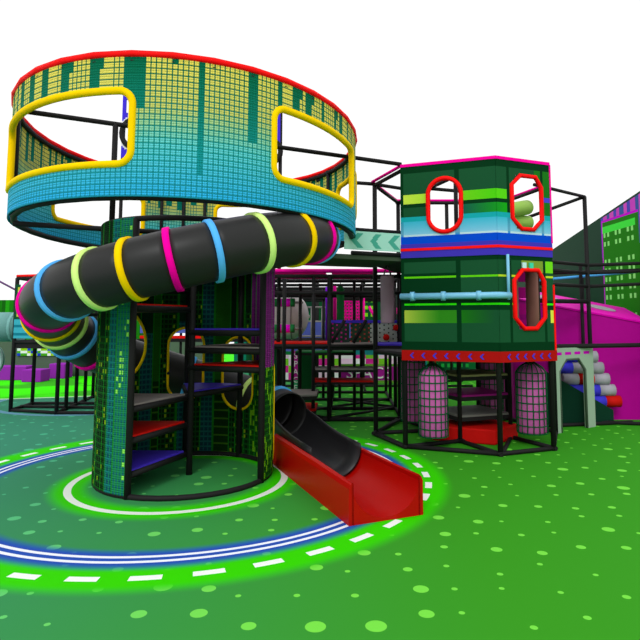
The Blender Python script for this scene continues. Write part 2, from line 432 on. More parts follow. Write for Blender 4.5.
# end faces as strips between the trough and the ground
for r_, rev in ((0, True), (len(rows)-1, False)):
    for k in range(n//2):
        q = [i0+r_*n+k, i0+r_*n+k+1, i0+r_*n+n-2-k, i0+r_*n+n-1-k]
        if k == n//2-1: q = q[:3] if q[1] != q[2] else [q[0], q[1], q[3]]
    g = [Vector(v) for v in rows[r_]]
    for k in range(n-1):
        a_, b_ = g[k], g[k+1]; ch.face([(a_.x, a_.y, 0), (b_.x, b_.y, 0), b_, a_])
ch.build('exit_chute', CHUTE, slide)
for t in (-120, -165, -205, -240):
    p = hp(t); q = cp(t, p.z, CR)
    MB().cyl(q, tuple(p-(p-Vector((CX, CY, p.z))).normalized()*TR), .02, 8).build('bracket', STEEL, slide)

# ---------------------------------------------------------------- printed two-storey tower on the right
A, F, D = Vector((.77, 7.52, 0)), Vector((1.91, 7.09, 0)), Vector((2.69, 7.41, 0))
B, C_, E_, G_ = Vector((.43, 8.42, 0)), Vector((.92, 9.75, 0)), Vector((3.12, 8.5, 0)), Vector((2.75, 9.75, 0))
ptw = thing('play_tower', 'two-storey angular tower with green circuit-print front, red-rimmed windows and red chevron skirt', 'play tower', (1.8, 8.4, 0))
ring6 = [A, F, D, E_, G_, C_, B]
DKG, MDG = (0, 50, 22), (22, 78, 46)
def facade(base_left):
    L = 1.218 if base_left else .843
    divs = ((0, .03), (.715, .775)) if base_left else ((.165, .2), (.695, .735))
    def cf(u, z):
        ug = u if base_left else u+1.218
        div = any(a <= u <= b_ for a, b_ in divs)
        if z > 2.635:
            if z > 3.58: return DKG
            if z < 2.73: return (0, 72, 205)
            if z < 2.756: return (185, 215, 225) if not div else (60, 140, 200)
            if z < 2.93:
                c = mix((130, 190, 222), (60, 175, 205), (z-2.756)/.17); return mix(c, (20, 60, 90), .25) if div else c
            if z < 2.99: return (20, 160, 170)
            if div: return DKG
            if z < 3.115:
                if .775 < ug < 1.38: return mix((20, 85, 80), (20, 160, 20), (ug-.775)/.6)
                return MDG if base_left else (24, 110, 24)
            if z < 3.172: return (0, 52, 22) if u < .735 or base_left else (24, 110, 24)
            if z < 3.294:
                if base_left: return mix((205, 225, 75), (130, 210, 30), ug/.7) if ug < .72 else mix((110, 200, 25), (75, 200, 15), (ug-.77)/.45)
                if u < .165: return (85, 205, 20)
                if u > .735: return (70, 65, 205) if z < 3.23 else (24, 110, 24)
                return MDG
            return MDG if base_left or u < .6 else (24, 110, 24)
        if div or z > 2.40 or z < 1.376: return DKG
        if z > 2.251:
            if not base_left and u > .36: return (120, 150, 50) if u < .7 else (110, 210, 25)
            return MDG
        if 2.185 < z < 2.215: return (95, 200, 10) if base_left else (190, 215, 40)
        if z > 2.03: return DKG if not (ug > .78) else MDG
        if 1.857 > z > 1.835: return (50, 235, 10)
        if z > 1.9: return DKG if ug < .72 else MDG
        if z > 1.775: return DKG
        if z > 1.615:
            if ug < .72: return mix((185, 200, 70), (45, 130, 25), ug/.5)
            if ug < 1.3: return mix((25, 110, 20), MDG, (ug-.78)/.4)
            if ug > 2.02: return (215, 225, 70)
        return MDG
    return cf
def inside_win(uc, vc, kind):
    if kind == 'L': return capsule(uc-.583, vc-3.128, .215, .35)
    du, dv = abs(uc-.455), abs(vc-(3.145 if kind == 'R' else 1.91)); hw, hh = .235, (.345 if kind == 'R' else .37)
    return du < hw and dv < hh and du/ .235 + dv/hh < 1.62
def place(base, e, uv): return [(base.x+e.x*u, base.y+e.y*u, v) for u, v in uv]
for base, end, left in ((A, F, True), (F, D, False)):
    e = (end-base).normalized(); L = (end-base).length
    out = Vector((e.y, -e.x, 0)); o = base+out*.035
    hole = (lambda u, v: inside_win(u, v, 'L')) if left else (lambda u, v: inside_win(u, v, 'R') or inside_win(u, v, 'Q'))
    if not left: o = o-e*.0134
    Lf = L+.0134
    sheet((o.x, o.y), (e.x, e.y), Lf, 3.68-2.635, .02, .0125, facade(left), z0=2.635, hole=hole).build('upper_facade', PR, ptw, solid=.014)
    sheet((o.x, o.y), (e.x, e.y), Lf, 2.635-1.26, .02, .0125, facade(left), z0=1.26, hole=hole).build('lower_facade', PR, ptw, solid=.014)
    for z0, z1, m, nm, th in ((3.672, 3.712, PINK, 'top_trim', .05), (2.545, 2.58, RED, 'red_stripe', .058), (2.455, 2.635, mat('violet_trim', (62, 48, 178)), 'violet_band', .05)):
        mb = MB(); x_ = .384*th; mb.box((0 if left else -x_, -.01, z0), (L+x_ if left else L, th, z1), Matrix.Translation(base)@Matrix(((e.x, out.x, 0, 0), (e.y, out.y, 0, 0), (0, 0, 1, 0), (0, 0, 0, 1)))); mb.build(nm, m, ptw)
    M = Matrix.Translation(base)@Matrix(((e.x, out.x, 0, 0), (e.y, out.y, 0, 0), (0, 0, 1, 0), (0, 0, 0, 1)))
    mb = MB(); mb.box((0 if left else -.019, .0, 1.13), (L+.019, .05, 1.262), M); sk = mb.build('skirt', mat('red_skirt', (170, 12, 8)), ptw)
    xs = [.13+.147*k for k in range(8)] if left else [.1+.125*k for k in range(6)]
    if left: xs = xs[:7]
    for x in xs:
        mb = MB(); w_, h_ = .035, .035
        mb.face([M@Vector((x+w_, .054, 1.196+h_)), M@Vector((x+w_-.022, .054, 1.196+h_)), M@Vector((x-.02, .054, 1.196)), M@Vector((x+.006, .054, 1.196))])
        mb.face([M@Vector((x+w_, .054, 1.196-h_)), M@Vector((x+w_-.022, .054, 1.196-h_)), M@Vector((x-.02, .054, 1.196)), M@Vector((x+.006, .054, 1.196))])
        mb.build('chevron', mat('blue_mark', (50, 55, 200)), sk, solid=.004)
    # window trims
    def wtrim(uv, nm='window_trim'): MB().tube([M@Vector((u, .045, v)) for u, v in uv], .03, 8, closed=True).build(nm, RED, ptw)
    if left:
        uv = []
        for k in range(32):
            t = 2*math.pi*k/32; uv.append((.583+.215*math.cos(t), 3.128+(.135 if math.sin(t) >= 0 else -.135)+.215*math.sin(t)))
        wtrim(uv)
    else:
        for zc, hh in ((3.145, .345), (1.91, .37)):
            a_, b_ = .235, hh; k1, k2 = .62*.235, .62*hh
            wtrim([(.455+k1, zc+b_), (.455-k1+.05, zc+b_), (.455-a_, zc+.62*b_), (.455-a_, zc-.62*b_), (.455-k1+.05, zc-b_), (.455+k1-.05, zc-b_), (.455+a_, zc-.62*b_), (.455+a_, zc+.62*b_)])
        mb = MB(); mb.box((L-.01, -.01, 1.26), (L+.015, .05, 2.1), M); mb.build('edge_trim', RED, ptw)
        mb = MB(); mb.box((L-.01, -.01, 2.64), (L+.012, .05, 3.68), M); mb.build('edge_trim', PINK, ptw)
        for k, cc in ((0, (190, 225, 225)), (1, (60, 205, 165))):
            mb = MB(); mb.box((.34+.11*k, .05, 2.3), (.40+.11*k, .07, 2.37), M); mb.build('sign_tile', mat('tile%d' % k, cc), ptw)
# the blue pipe across the lower front
PB = mat('pale_blue_pipe', (120, 190, 225), .35, .4)
e1 = (F-A).normalized(); o1 = Vector((e1.y, -e1.x, 0)); e2 = (D-F).normalized(); o2 = Vector((e2.y, -e2.x, 0))
pp = [A+o1*.085+Vector((0, 0, 1.95)), F+o1*.085+o2*.03+Vector((0, 0, 1.95)), F+e2*.12+o2*.085+Vector((0, 0, 1.95))]
pipe = MB().tube(pp, .042, 12).build('pipe', PB, ptw)
for u_ in (.16, .56, 1.0):
    c0 = A+o1*.085+e1*u_+Vector((0, 0, 1.95)); MB().cyl(c0-e1*.028, c0+e1*.028, .06, 12).build('pipe_collar', PB, pipe)
c0 = F+e2*.1+o2*.085; MB().cyl(c0+Vector((0, 0, 1.9)), c0+Vector((0, 0, 2.46)), .02, 8).build('pipe', PB, ptw)
cen = Vector((1.8, 8.4, 0))
ring6 = [q+(cen-q).normalized()*.035 for q in ring6]
for q in ring6: post(q.x, q.y, 0, 3.66, ptw, .034)
for k in range(len(ring6)):
    a_, b_ = ring6[k], ring6[(k+1) % len(ring6)]
    for z in (.03, 1.2, 2.5, 3.66): beam((a_.x, a_.y, z), (b_.x, b_.y, z), ptw)
IN = [Vector((1.57, 7.88, 0)), Vector((2.33, 8.15, 0)), Vector((2.06, 8.9, 0)), Vector((1.3, 8.63, 0))]
for q in IN: post(q.x, q.y, 0, 3.66, ptw, .03)
post(1.78, 9.75, 2.5, 3.66, ptw)
for k in range(4):
    a_, b_ = IN[k], IN[(k+1) % 4]; beam((a_.x, a_.y, .03), (b_.x, b_.y, .03), ptw); beam((a_.x, a_.y, 3.66), (b_.x, b_.y, 3.66), ptw)
for a_, b_ in ((F, IN[0]), (C_, IN[0]), (D, IN[1])): beam((a_.x, a_.y, 3.66), (b_.x, b_.y, 3.66), ptw)
for a_, b_ in ((A, IN[0]), (F, IN[0]), (D, IN[1]), (F, IN[1]), (B, IN[3]), (C_, IN[3]), (G_, IN[2])): beam((a_.x, a_.y, .03), (b_.x, b_.y, .03), ptw)
dk = MB(); dk.prism([(q.x, q.y) for q in ring6], 1.16, 1.22); dk.build('deck', STEEL, ptw)
dk = MB(); dk.prism([(q.x, q.y) for q in ring6], 2.44, 2.5); dk.build('deck', STEEL, ptw)
for a_, b_ in ((A, B), (B, C_), (C_, G_), (G_, E_)):
    d_ = (b_-a_).normalized(); s_ = Vector((0, 0, 3.71)); MB().cyl(a_+s_, b_+s_, .022, 8).build('top_trim', PINK, ptw)
for z, cc, nm in ((.35, (105, 105, 100), 'grey'), (.62, (150, 20, 120), 'mag'), (.89, (150, 145, 100), 'tan')):
    mb = MB(); mb.prism([(q.x, q.y) for q in IN], z-.07, z-.015); pf = mb.build('platform', STEEL, ptw)
    mb = MB(); mb.prism([(q.x, q.y) for q in IN], z-.015, z+.01); mb.build('pad', mat('pad_'+nm, cc), pf)
fb = MB(); fb.prism([(1.22, 8.06), (2.0, 7.72), (2.45, 8.2), (2.05, 8.8), (1.25, 8.75)], 0, .2)
tag(fb.build('foam_block', mat('red_foam', (190, 14, 10)), bevel=.02), 'low red foam block lying under the grey platform inside the tower base', 'foam block')

# pink bags in green nets
def net_bag(x, y, z0, z1, r, label, rot=0):
    t = thing('punching_bag', label, 'punching bag', (x, y, z0), 'pink netted bags under the tower')
    h = z1-z0
    MB().lathe([(r*.9, 0), (r, .02), (r, h-.05), (r*.8, h), (r*.3, h+.06), (.02, h+.07)], (x, y, z0), 20).build('bag', mat('pink_bag', (192, 96, 165), .7), t)
    mb = MB(); rr = r+.008
    for k in range(16):
        a_ = R(k*22.5+rot); cx_, cy_ = x+rr*math.cos(a_), y+rr*math.sin(a_)
        mb.tube([(x+rr*.6*math.cos(a_), y+rr*.6*math.sin(a_), z0-.008), (cx_, cy_, z0), (cx_, cy_, z1-.04), (x+rr*.75*math.cos(a_), y+rr*.75*math.sin(a_), z1+.03), (x+rr*.2*math.cos(a_), y+rr*.2*math.sin(a_), z1+.1)], .008, 4)
    for k in range(9):
        z = z0+(z1-z0-.04)*k/8; mb.tube([(x+rr*math.cos(R(q)), y+rr*math.sin(R(q)), z) for q in range(0, 360, 20)], .008, 4, closed=True)
    mb.build('net', mat('green_net', (12, 92, 52)), t)
    for k in range(3):
        a_ = R(k*120+30); MB().cyl((x+.06*math.cos(a_), y+.06*math.sin(a_), z1+.07), (x+.02*math.cos(a_), y+.02*math.sin(a_), 1.16), .008, 6).build('strap', mat('orange_strap', (235, 50, 20)) if k == 0 else STEEL, t)
net_bag(1.17, 7.6, .155, .98, .182, 'pink bag in a green net hanging near the front left post, beside the red chute')
net_bag(1.07, 8.95, .12, 1.05, .18, 'pink netted bag half hidden behind the front left one, dim in shade')
net_bag(2.52, 7.8, .16, .99, .19, 'pink netted bag at the right front of the tower, next to the arch panel', 10)
net_bag(2.3, 9.1, .12, 1.03, .19, 'pink netted bag at the back, behind the stacked platforms', 5)
# rolls seen in the windows
GRN = mat('olive_roll', (150, 190, 85), .5)
for k, (p, q, lb) in enumerate((((2.3, 8.6, 3.27), (2.98, 9.15, 3.47), 'upper olive green foam roll behind the upper octagonal window'), ((2.3, 8.8, 3.17), (3.02, 9.25, 3.23), 'lower olive green foam roll behind the upper octagonal window'))):
    tag(MB().cyl(p, q, .12, 20).build('foam_roll', GRN, bevel=.01), lb, 'foam roll', 'foam rolls in the upper tower')
BRN = mat('brown_roll', (150, 100, 92), .6)
for x, y, lb in ((2.28, 7.75, 'left brown upright padded roll inside the lower octagonal window'), (2.62, 7.95, 'right brown upright padded roll inside the lower octagonal window')):
    tag(MB().cyl((x, y, 1.23), (x, y, 2.42), .085, 16).build('upright_roll', BRN), lb, 'padded roll', 'upright rolls in the lower tower')
ld = thing('step_ladder', 'magenta padded ladder with black gaps seen through the lower octagonal window', 'ladder', (2.7, 8.3, 1.22))
for k in range(5):
    mb = MB(); mb.box((2.35, 8.4, 1.25+.24*k), (2.85, 8.46, 1.41+.24*k)); mb.build('rung_pad', mat('magenta_pad', (205, 0, 150)), ld)
for x in (2.33, 2.87): MB().cyl((x, 8.43, 1.22), (x, 8.43, 2.44), .025, 8).build('rail', STEEL, ld)

# ---------------------------------------------------------------- walkway between drum and tower
br = thing('walkway', 'raised black-railed walkway with pale teal chevron panel joining the drum to the green tower', 'walkway', (-.2, 7.7, 2.5))
u1 = Vector((.92, .39, 0)).normalized()
L1a, L1b = Vector((-3.35, 5.73, 0)), A; nb = Vector((-u1.y, u1.x, 0))
def V(v, z): return (v.x, v.y, z)
def on1(x): f = (x-L1a.x)/(L1b.x-L1a.x); return L1a+(L1b-L1a)*f
L2a, L2b = Vector((-2.9, 7.3, 0)), B
def on2(x): f = (x-L2a.x)/(L2b.x-L2a.x); return L2a+(L2b-L2a)*f
for z, z2 in ((3.8, 3.73), (2.62, 2.62)): beam(V(L1a, z), V(L1b if z > 3 else on1(0), z2), br, 'rail'); beam((-.42, 8.87, z+(.05 if z > 3 else 0)), V(L2b, z2-.05), br, 'rail')
beam(V(on1(.1), 2.8), V(A, 2.8), br, 'rail'); beam(V(on1(.1), 2.5), V(A, 2.5), br, 'rail')
beam(V(B, 3.68), V(Vector((.95, 8.75, 0)), 3.68), br, 'rail')
for x in (-2.5,): post(on1(x).x, on1(x).y, 2.6, 3.79, br)
dk = MB(); dk.prism([(q.x, q.y) for q in (on1(-1.5), on1(.77), B, on2(-1.7))], 2.42, 2.48); dk.build('deck', mat('dark_deck', (62, 76, 60), .8), br)
def chev(u, v):
    f = ((u-.06) % .27)/.27; t = abs(v-2.66)/.1
    return (70, 160, 140) if .1 < f-(t*.35) < .42 and t < .95 else (160, 212, 196)
pa = on1(.0); e = (A-pa).normalized(); o = pa+Vector((e.y, -e.x, 0))*.02
sheet((o.x, o.y), (e.x, e.y), (A-pa).length-.03, .24, .0125, .0125, chev, z0=2.54).build('chevron_panel', PR, br, solid=.012)
# grey bag under the walkway
hb = thing('punching_bag', 'plain mauve-grey punching bag on straps hanging high under the walkway', 'punching bag', (.64, 8.35, 1.6))
MB().lathe([(.085, 0), (.1, .015), (.102, .66), (.09, .69), (.03, .7)], (.64, 8.35, 1.6), 20).build('bag', mat('mauve_bag', (178, 146, 166), .6), hb)
for k in range(4):
    a_ = R(k*90+45); MB().cyl((.64+.08*math.cos(a_), 8.35+.08*math.sin(a_), 2.28), (.64+.02*math.cos(a_), 8.35+.02*math.sin(a_), 2.44), .008, 6).build('strap', mat('grey_strap', (90, 90, 90)), hb)

# ---------------------------------------------------------------- blue entrance panel above and behind the drum
bp = thing('entry_panel', 'blue printed panel with black round openings standing up behind the drum', 'panel', (-1.8, 9.7, 3.9))
BLU = mat('blue_panel', (66, 48, 208), .6)
def bhole(u, v): return math.hypot(u-.28, v-4.88) < .25 or math.hypot(u-2.55, v-4.55) < .2 or (.06 < u < .2 and 5.15 < v < 5.5 and abs(u-.13) < (v-5.15)*.3+.02)
sheet((-3.86, 9.7), (1, 0), 2.76, 1.25, .03, .03, lambda u, v: (235, 235, 245) if math.hypot(u-.28, v-4.88) < .34 else (66, 48, 208), z0=4.45, hole=bhole).build('board', PR, bp, solid=.03)
for cx_, cz_, r_ in ((-3.58, 4.88, .27), (-1.31, 4.55, .22)):
    MB().tube([(cx_+r_*math.cos(R(q)), 9.66, cz_+r_*math.sin(R(q))) for q in range(0, 360, 15)], .045, 8, closed=True).build('opening_ring', STEEL, bp)
for x in (-3.84, -1.1): post(x, 9.72, 0, 5.7, bp)
MB().cyl((-3.84, 9.72, 4.5), (-1.1, 9.72, 4.5), .03, 8).build('beam', STEEL, bp)

# ---------------------------------------------------------------- central climbing frame
cf = thing('climbing_structure', 'open black pipe climbing frame with stepped platforms and pink top pads behind the slide', 'climbing frame', (-.5, 11, 0))
xs = (-1.43, -.24, .96); ys = (9.55, 10.75, 11.95, 13.15)
for y in ys:
    for x in xs: post(x, y, 0, 2.38, cf, .034)
    for z in (.03, 1.22, 2.1, 2.38): beam((xs[0], y, z), (xs[2], y, z), cf, r=.03)
for x in xs:
    for z in (.03, 1.22, 2.38): beam((x, ys[0], z), (x, ys[-1], z), cf, r=.03)
for x, y, z0, z1 in ((-.93, 9.0, 0, 2.3), (-.5, 9.55, 0, 2.38), (-.77, 10.2, 0, 2.3), (-.42, 12, 0, 2.3), (.2, 10.75, 0, 2.38), (-.08, 12, 0, 2.3), (.33, 10.75, 0, 2.3), (-.95, 10.75, 0, 1.2)):
    post(x, y, z0, z1, cf, .03)
for a_, b_ in (((-.24, 9.55), (.96, 10.75)), ((-1.43, 10.75), (-.24, 9.55)), ((-.24, 11.95), (.96, 10.75)), ((.42, 8.3), (.96, 9.55)), ((.96, 9.55), (-.24, 9.55)), ((-.24, 10.75), (.96, 11.95)), ((-1.43, 9.55), (-.24, 10.75))):
    beam((a_[0], a_[1], .05), (b_[0], b_[1], .05), cf, 'brace', r=.024)
beam((.42, 8.4, .03), (.77, 7.55, .03), cf, r=.025)
def deck(poly, z, m, th=.07, name='platform'):
    mb = MB(); mb.prism(poly, z-th, z-.015); o = mb.build(name, STEEL, cf); mb = MB(); mb.prism(poly, z-.015, z+.01); mb.build('pad', m, o)
rect = lambda x0, y0, x1, y1: [(x0, y0), (x1, y0), (x1, y1), (x0, y1)]
GPAD = mat('green_pad', (20, 110, 50))
deck(rect(-1.43, 9.55, -.24, 10.35), 1.27, PADR, .1); deck(rect(-.24, 9.55, .96, 10.6), 1.25, PADG, .1)
deck(rect(.5, 8.7, .94, 9.5), 1.28, PADB, .12)
deck(rect(-.5, 9.6, .5, 10.1), .84, PADG, .055); deck(rect(-.5, 9.6, .5, 10.1), .64, PADR, .055); deck(rect(-.9, 10.7, .2, 11.3), 1.06, GPAD, .06)
deck([(-1.1, 8.9), (-.42, 9.1), (-.42, 9.8), (-1.1, 9.8)], .48, PADG); deck(rect(-.85, 9.4, -.45, 10.2), .2, PADR)
PP = mat('pink_pad', (255, 0, 160), .5)
for q in (rect(-1.4, 9.6, -.3, 10.7), rect(-.2, 9.6, .5, 10.7)):
    mb = MB(); mb.prism(q, 2.42, 2.46); mb.build('top_pad', PP, cf)
for x0, x1, y in ((-1.43, -.24, 9.55), (-.24, .96, 9.55)): MB().cyl((x0, y, 2.47), (x1, y, 2.47), .035, 8).build('top_trim', PP, cf)
beam((-1.43, 10.7, 2.2), (.96, 11.9, 2.2), cf, r=.024)
DGP = mat('dark_green_panel', (8, 72, 34), .7)
for x0, x1, y in ((-.92, -.58, 11.6), (-1.9, -1.28, 11.6)):
    mb = MB(); mb.box((x0, y, .02), (x1, y+.04, 1.16)); mb.build('side_panel', DGP, cf)
# striped rollers
for z, lb in ((1.96, 'upper green and magenta striped roller bar on the red deck'), (1.5, 'lower green and magenta striped roller bar on the red deck')):
    t = thing('striped_roller', lb, 'roller', (-1.3, 10.2, z), 'striped roller bars')
    for k in range(10):
        x = -1.62+.075*k; m = mat('roller_green', (30, 120, 60)) if k % 2 else mat('roller_magenta', (235, 0, 215))
        MB().cyl((x, 10.2, z), (x+.075, 10.2, z), .075, 14).build('stripe', m, t)
    MB().cyl((-1.62, 10.2, z), (-.72, 10.2, z), .02, 8).build('axle', mat('grey_metal', (150, 145, 145)), t)
br2 = thing('barrel_tunnel', 'pale grey round-ended barrel behind the striped rollers', 'barrel', (-1.2, 11.3, 1.7))
pts = [(.36*math.sin(R(k)), .32*math.cos(R(k))) for k in range(5, 91, 8)]
mb = MB(); n = 24; rows = []
for rr, h in [(.02, .34)]+pts+[(.36, -.6)]: rows.append([(-1.0+h, 11.2+rr*math.cos(2*math.pi*k/n), 1.72+rr*1.2*math.sin(2*math.pi*k/n)) for k in range(n)])
mb.grid(rows, cols_closed=True); mb.build('shell', mat('pale_grey_plastic', (225, 222, 220), .4), br2)
MB().tube([(-1.0, 11.2+.37*math.cos(2*math.pi*k/24), 1.72+.44*math.sin(2*math.pi*k/24)) for k in range(24)], .015, 6, closed=True).build('rim', mat('grey_metal', (150, 145, 145)), br2)
tag(MB().cyl((-.3, 11.2, 1.26), (-.3, 11.2, 2.3), .055, 12).build('padded_post', mat('violet_post', (125, 0, 210))), 'violet padded upright post in the middle of the climbing frame', 'padded post')
tag(MB().cyl((-.17, 11.0, 1.26), (-.17, 11.0, 2.3), .03, 12).build('padded_post', mat('magenta_post', (230, 0, 150))), 'thin magenta padded post right of the violet one', 'padded post')
gb = thing('punching_bag', 'slim green punching bag hanging right of the magenta post', 'punching bag', (-.06, 10.6, 1.5))
MB().lathe([(.05, 0), (.07, .02), (.07, .72), (.04, .78)], (-.06, 10.6, 1.5), 16).build('bag', mat('green_bag', (32, 128, 62)), gb)
MB().cyl((-.06, 10.6, 2.26), (-.06, 10.6, 2.38), .008, 6).build('strap', STEEL, gb)
# grey hand rail, blue panel behind
gr = thing('grey_railing', 'light grey metal railing in front of a blue panel deep inside the frame', 'railing', (-.7, 13.4, 1.2))
for z in (1.28, 1.62, 1.95): MB().cyl((-1.3, 13.4, z), (-.1, 13.4, z), .02, 8).build('rail', mat('grey_metal', (150, 145, 145)), gr)
for x in (-1.0, -.75, -.5, -.3): MB().cyl((x, 13.4, 1.2), (x, 13.4, 1.95), .02, 8).build('baluster', mat('grey_metal', (150, 145, 145)), gr)
mb = MB(); mb.box((-1.4, 14, .9), (.2, 14.05, 1.6)); tag(mb.build('panel', mat('blue_print_panel', (92, 105, 195))), 'plain periwinkle blue panel behind the grey railing', 'panel')
# pink net
nt = thing('climbing_net', 'square magenta mesh net panel above the pegboards', 'net', (.1, 11.7, 1.3))
mb = MB()
for k in range(8): mb.box((-.12+.07*k, 11.7, 1.62), (-.08+.07*k, 11.715, 2.04))
for k in range(7): mb.box((-.12, 11.69, 1.62+.065*k), (.41, 11.7, 1.655+.065*k))
mb.build('mesh', PP, nt)
for x in (-.14, .42): MB().cyl((x, 11.7, 1.26), (x, 11.7, 2.1), .018, 6).build('upright', PP, nt)
mb = MB().tube([(.0, 11.6, 1.3), (-.0, 11.6, 1.5), (.05, 11.6, 1.58), (.16, 11.6, 1.6)], .03, 8); mb.build('hook_pad', PP, nt)
for x in (.55, .85, 1.1):
    tag(MB().cyl((x, 12.4, 1.95), (x+.2, 12.4, 1.55), .03, 8).build('slanted_bar', PP), {.55: 'leftmost slanted magenta bar beside the pink net', .85: 'middle slanted magenta bar behind the grey bag', 1.1: 'rightmost slanted magenta bar behind the grey bag'}[x], 'bar', 'slanted magenta bars')
# pegboards
def peg(u, v, base=(182, 188, 178), dot=(50, 60, 50)):
    return dot if (int(u/.025) % 3 == 0 and (int(v/.025)+(1 if int(u/.025) % 2 else 0)) % 3 == 0) else base
pegs = []
for x0, w_, y, bc, dc, lb in ((.45, .6, 9.75, (178, 184, 174), (45, 50, 45), 'pale grey dotted pegboard with red holds under the grey bag'), (.12, .33, 9.95, (48, 72, 52), (200, 60, 60), 'dark dotted pegboard left of the pale one'), (-.2, .3, 9.85, (42, 58, 52), (210, 0, 140), 'dark pegboard with magenta dots, left end of the row')):
    o = thing('peg_board', lb, 'pegboard', (x0, y, 1.27))
    sheet((x0, y), (1, 0), w_, .33, .025, .025, lambda u, v: peg(u, v, bc, dc), z0=1.27).build('board', PR, o, solid=.02)
    mb = MB(); mb.box((x0-.02, y-.02, 1.6), (x0+w_+.02, y+.03, 1.65)); mb.build('top_rail', PADB, o)
    if w_ > .5:
        for hx, hz in ((.27, 1.36), (.44, 1.52)): mb = MB(); mb.lathe([(.02, -.03), (.055, -.015), (.055, .015), (.02, .03)], (0, 0, 0), 12); h = mb.build('hold', PADR, o); h.data.transform(Matrix.Translation((x0+hx, y-.03, hz))@Matrix.Rotation(R(90), 4, 'X'))
for k, x in enumerate((-.08, .28)):
    tag(MB().cyl((x-.12, 9.65, 1.27), (x+.1, 9.65, 1.65), .03, 8).build('slanted_bar', STEEL), ('black slanted bar in front of the magenta-dotted pegboard', 'black slanted bar between the dark and pale pegboards')[k], 'bar')
# banners
BW = mat('banner_white', (225, 225, 225)); BM = (160, 30, 140)
def banner(x0, x1, y, z0, z1, txt, size, lb, name='banner', vertical=False):
    t = thing(name, lb, 'banner', ((x0+x1)/2, y, z0))
    def cfn(u, v):
        q = (v-z0)/(z1-z0)
        if vertical: return (190, 30, 150) if q > .3 else (60, 170, 110)
        return (100, 160, 50) if q > .88 or q < .12 else BM
    sheet((x0, y), (1, 0), x1-x0, z1-z0, .06, .03, cfn, z0=z0).build('board', PR, t, solid=.03)
    M = Matrix.Translation(((x0+x1)/2, y-.03, (z0+z1)/2))@Matrix.Rotation(R(90), 4, 'X')
    text_mesh(txt, size, M, BW, 'lettering', t)
banner(-.1, 1.42, 15, .04, .52, 'SPACE', .42, 'magenta floor banner lettered SPACE with green edges')
banner(-1.2, -.98, 13.2, .0, .95, 'S\nP\nA\nC\nE', .18, 'narrow upright magenta banner with stacked white letters', 'upright_banner', True)
mb = sheet((-1.9, 16.2), (1, 0), 3.6, .68, .18, .1, lambda u, v: ((235, 235, 235), (215, 40, 150), (120, 200, 40), (235, 200, 225))[(int(u/.36)+int(v*5)) % 4], z0=0)
tag(mb.build('low_barrier', PR, solid=.04), 'white, pink and green patchwork low barrier behind the SPACE banner', 'barrier')
mb = MB(); mb.box((-.3, 16.6, 0), (2.4, 16.65, 1.3)); tag(mb.build('panel', mat('teal_panel', (25, 125, 125))), 'plain teal panel at the far back above the patchwork barrier', 'panel')
tag(MB().cyl((1.75, 14.4, 0), (1.75, 14.4, 1.3), .12, 16).build('padded_post', mat('olive_post', (45, 110, 35))), 'thick green post right of the SPACE banner', 'padded post')
# wider net of pipes further back and upper pipes
bf = thing('rear_pipe_frame', 'rear grid of black pipes with pale blue pads behind the climbing frame', 'pipe frame', (0, 15, 0))
for y in (14.4, 15.6):
    for x in (-1.9, -.7, .5, 1.7, 2.9): post(x, y, 0, 2.75, bf, .03)
    for z in (.03, 1.25, 2.4, 2.7): beam((-3, y, z), (3.2, y, z), bf)
for x in (-1.9, -.7, .5, 1.7): beam((x, 13.3, .03), (x, 15.6, .03), bf); beam((x, 13.3, 2.55), (x, 15.6, 2.55), bf)
mb = MB(); mb.box((-1.9, 14.5, 2.52), (-.1, 14.7, 2.55)); mb.build('top_pad', SKY, bf)

dp2 = thing('rear_deck', 'distant raised deck with green and blue side panels behind the stair tower windows', 'deck', (-3.4, 13, 0))
for z0, z1, m in ((1.16, 1.24, STEEL), (1.24, 1.3, RED), (1.36, 1.55, mat('blue_print_panel', (92, 105, 195))), (1.6, 1.95, mat('leaf_green_panel', (80, 170, 30)))):
    mb = MB(); mb.box((-4.6, 13, z0), (-2.2, 13.06 if z0 > 1.2 else 14, z1)); mb.build('side_panel' if z0 > 1.2 else 'deck', m, dp2)
for x in (-4.5, -3.7, -3, -2.3): post(x, 13.1, 0, 2.1, dp2, .03)
# ---------------------------------------------------------------- left frame and tubes
lf = thing('side_frame_tower', 'black pipe frame on open legs carrying a city-print box at the far left', 'pipe frame', (-5.6, 11, 0))
P1, P2, P3, P4 = (-6.03, 10.55), (-5.05, 10.25), (-4.2, 11.6), (-5.35, 12.4)
for (x, y) in (P1, P2, P4, (-6.1, 11.4), (-5.1, 10.7), (-5.2, 11.3), (-5.25, 11.8), (-3.9, 10.25), (-3.9, 11.4)): post(x, y, 0, 2.42, lf, .036)
for z in (.03, 1.25, 2.42):
    beam((P1[0], P1[1], z), (P2[0], P2[1], z), lf); beam((P1[0], P1[1], z), (-6.1, 11.4, z), lf); beam((-6.1, 11.4, z), (-3.9, 11.4, z), lf); beam((P2[0], P2[1], z), (-3.9, 10.25, z), lf); beam((P2[0], P2[1], z), (P4[0], P4[1], z), lf)
beam((-6.1, 11.0, .03), (-3.9, 10.8, .03), lf); beam((P4[0], P4[1], .03), (-3.9, 12.3, .03), lf)
dk = MB(); dk.prism([P1, P2, (-3.9, 10.25), (-3.9, 11.4), (-6.1, 11.4)], 1.14, 1.24); dk.build('deck', STEEL, lf)
MB().cyl((P1[0], P1[1]-.01, 2.46), (P2[0], P2[1]-.01, 2.46), .025, 8).build('top_trim', RED, lf)
ee = Vector((P2[0]-P1[0], P2[1]-P1[1], 0)); LL = ee.length; ee.normalize()
def lprint(u, v):
    q = (v-1.3)/1.0
    if q > .35: return (205, 205, 60) if int(u/.05) % 3 and int(v/.05) % 3 and int(u/.3) % 2 == 0 else (10, 80, 45)
    return (60, 170, 190) if int(v/.05) % 3 else (20, 120, 140)
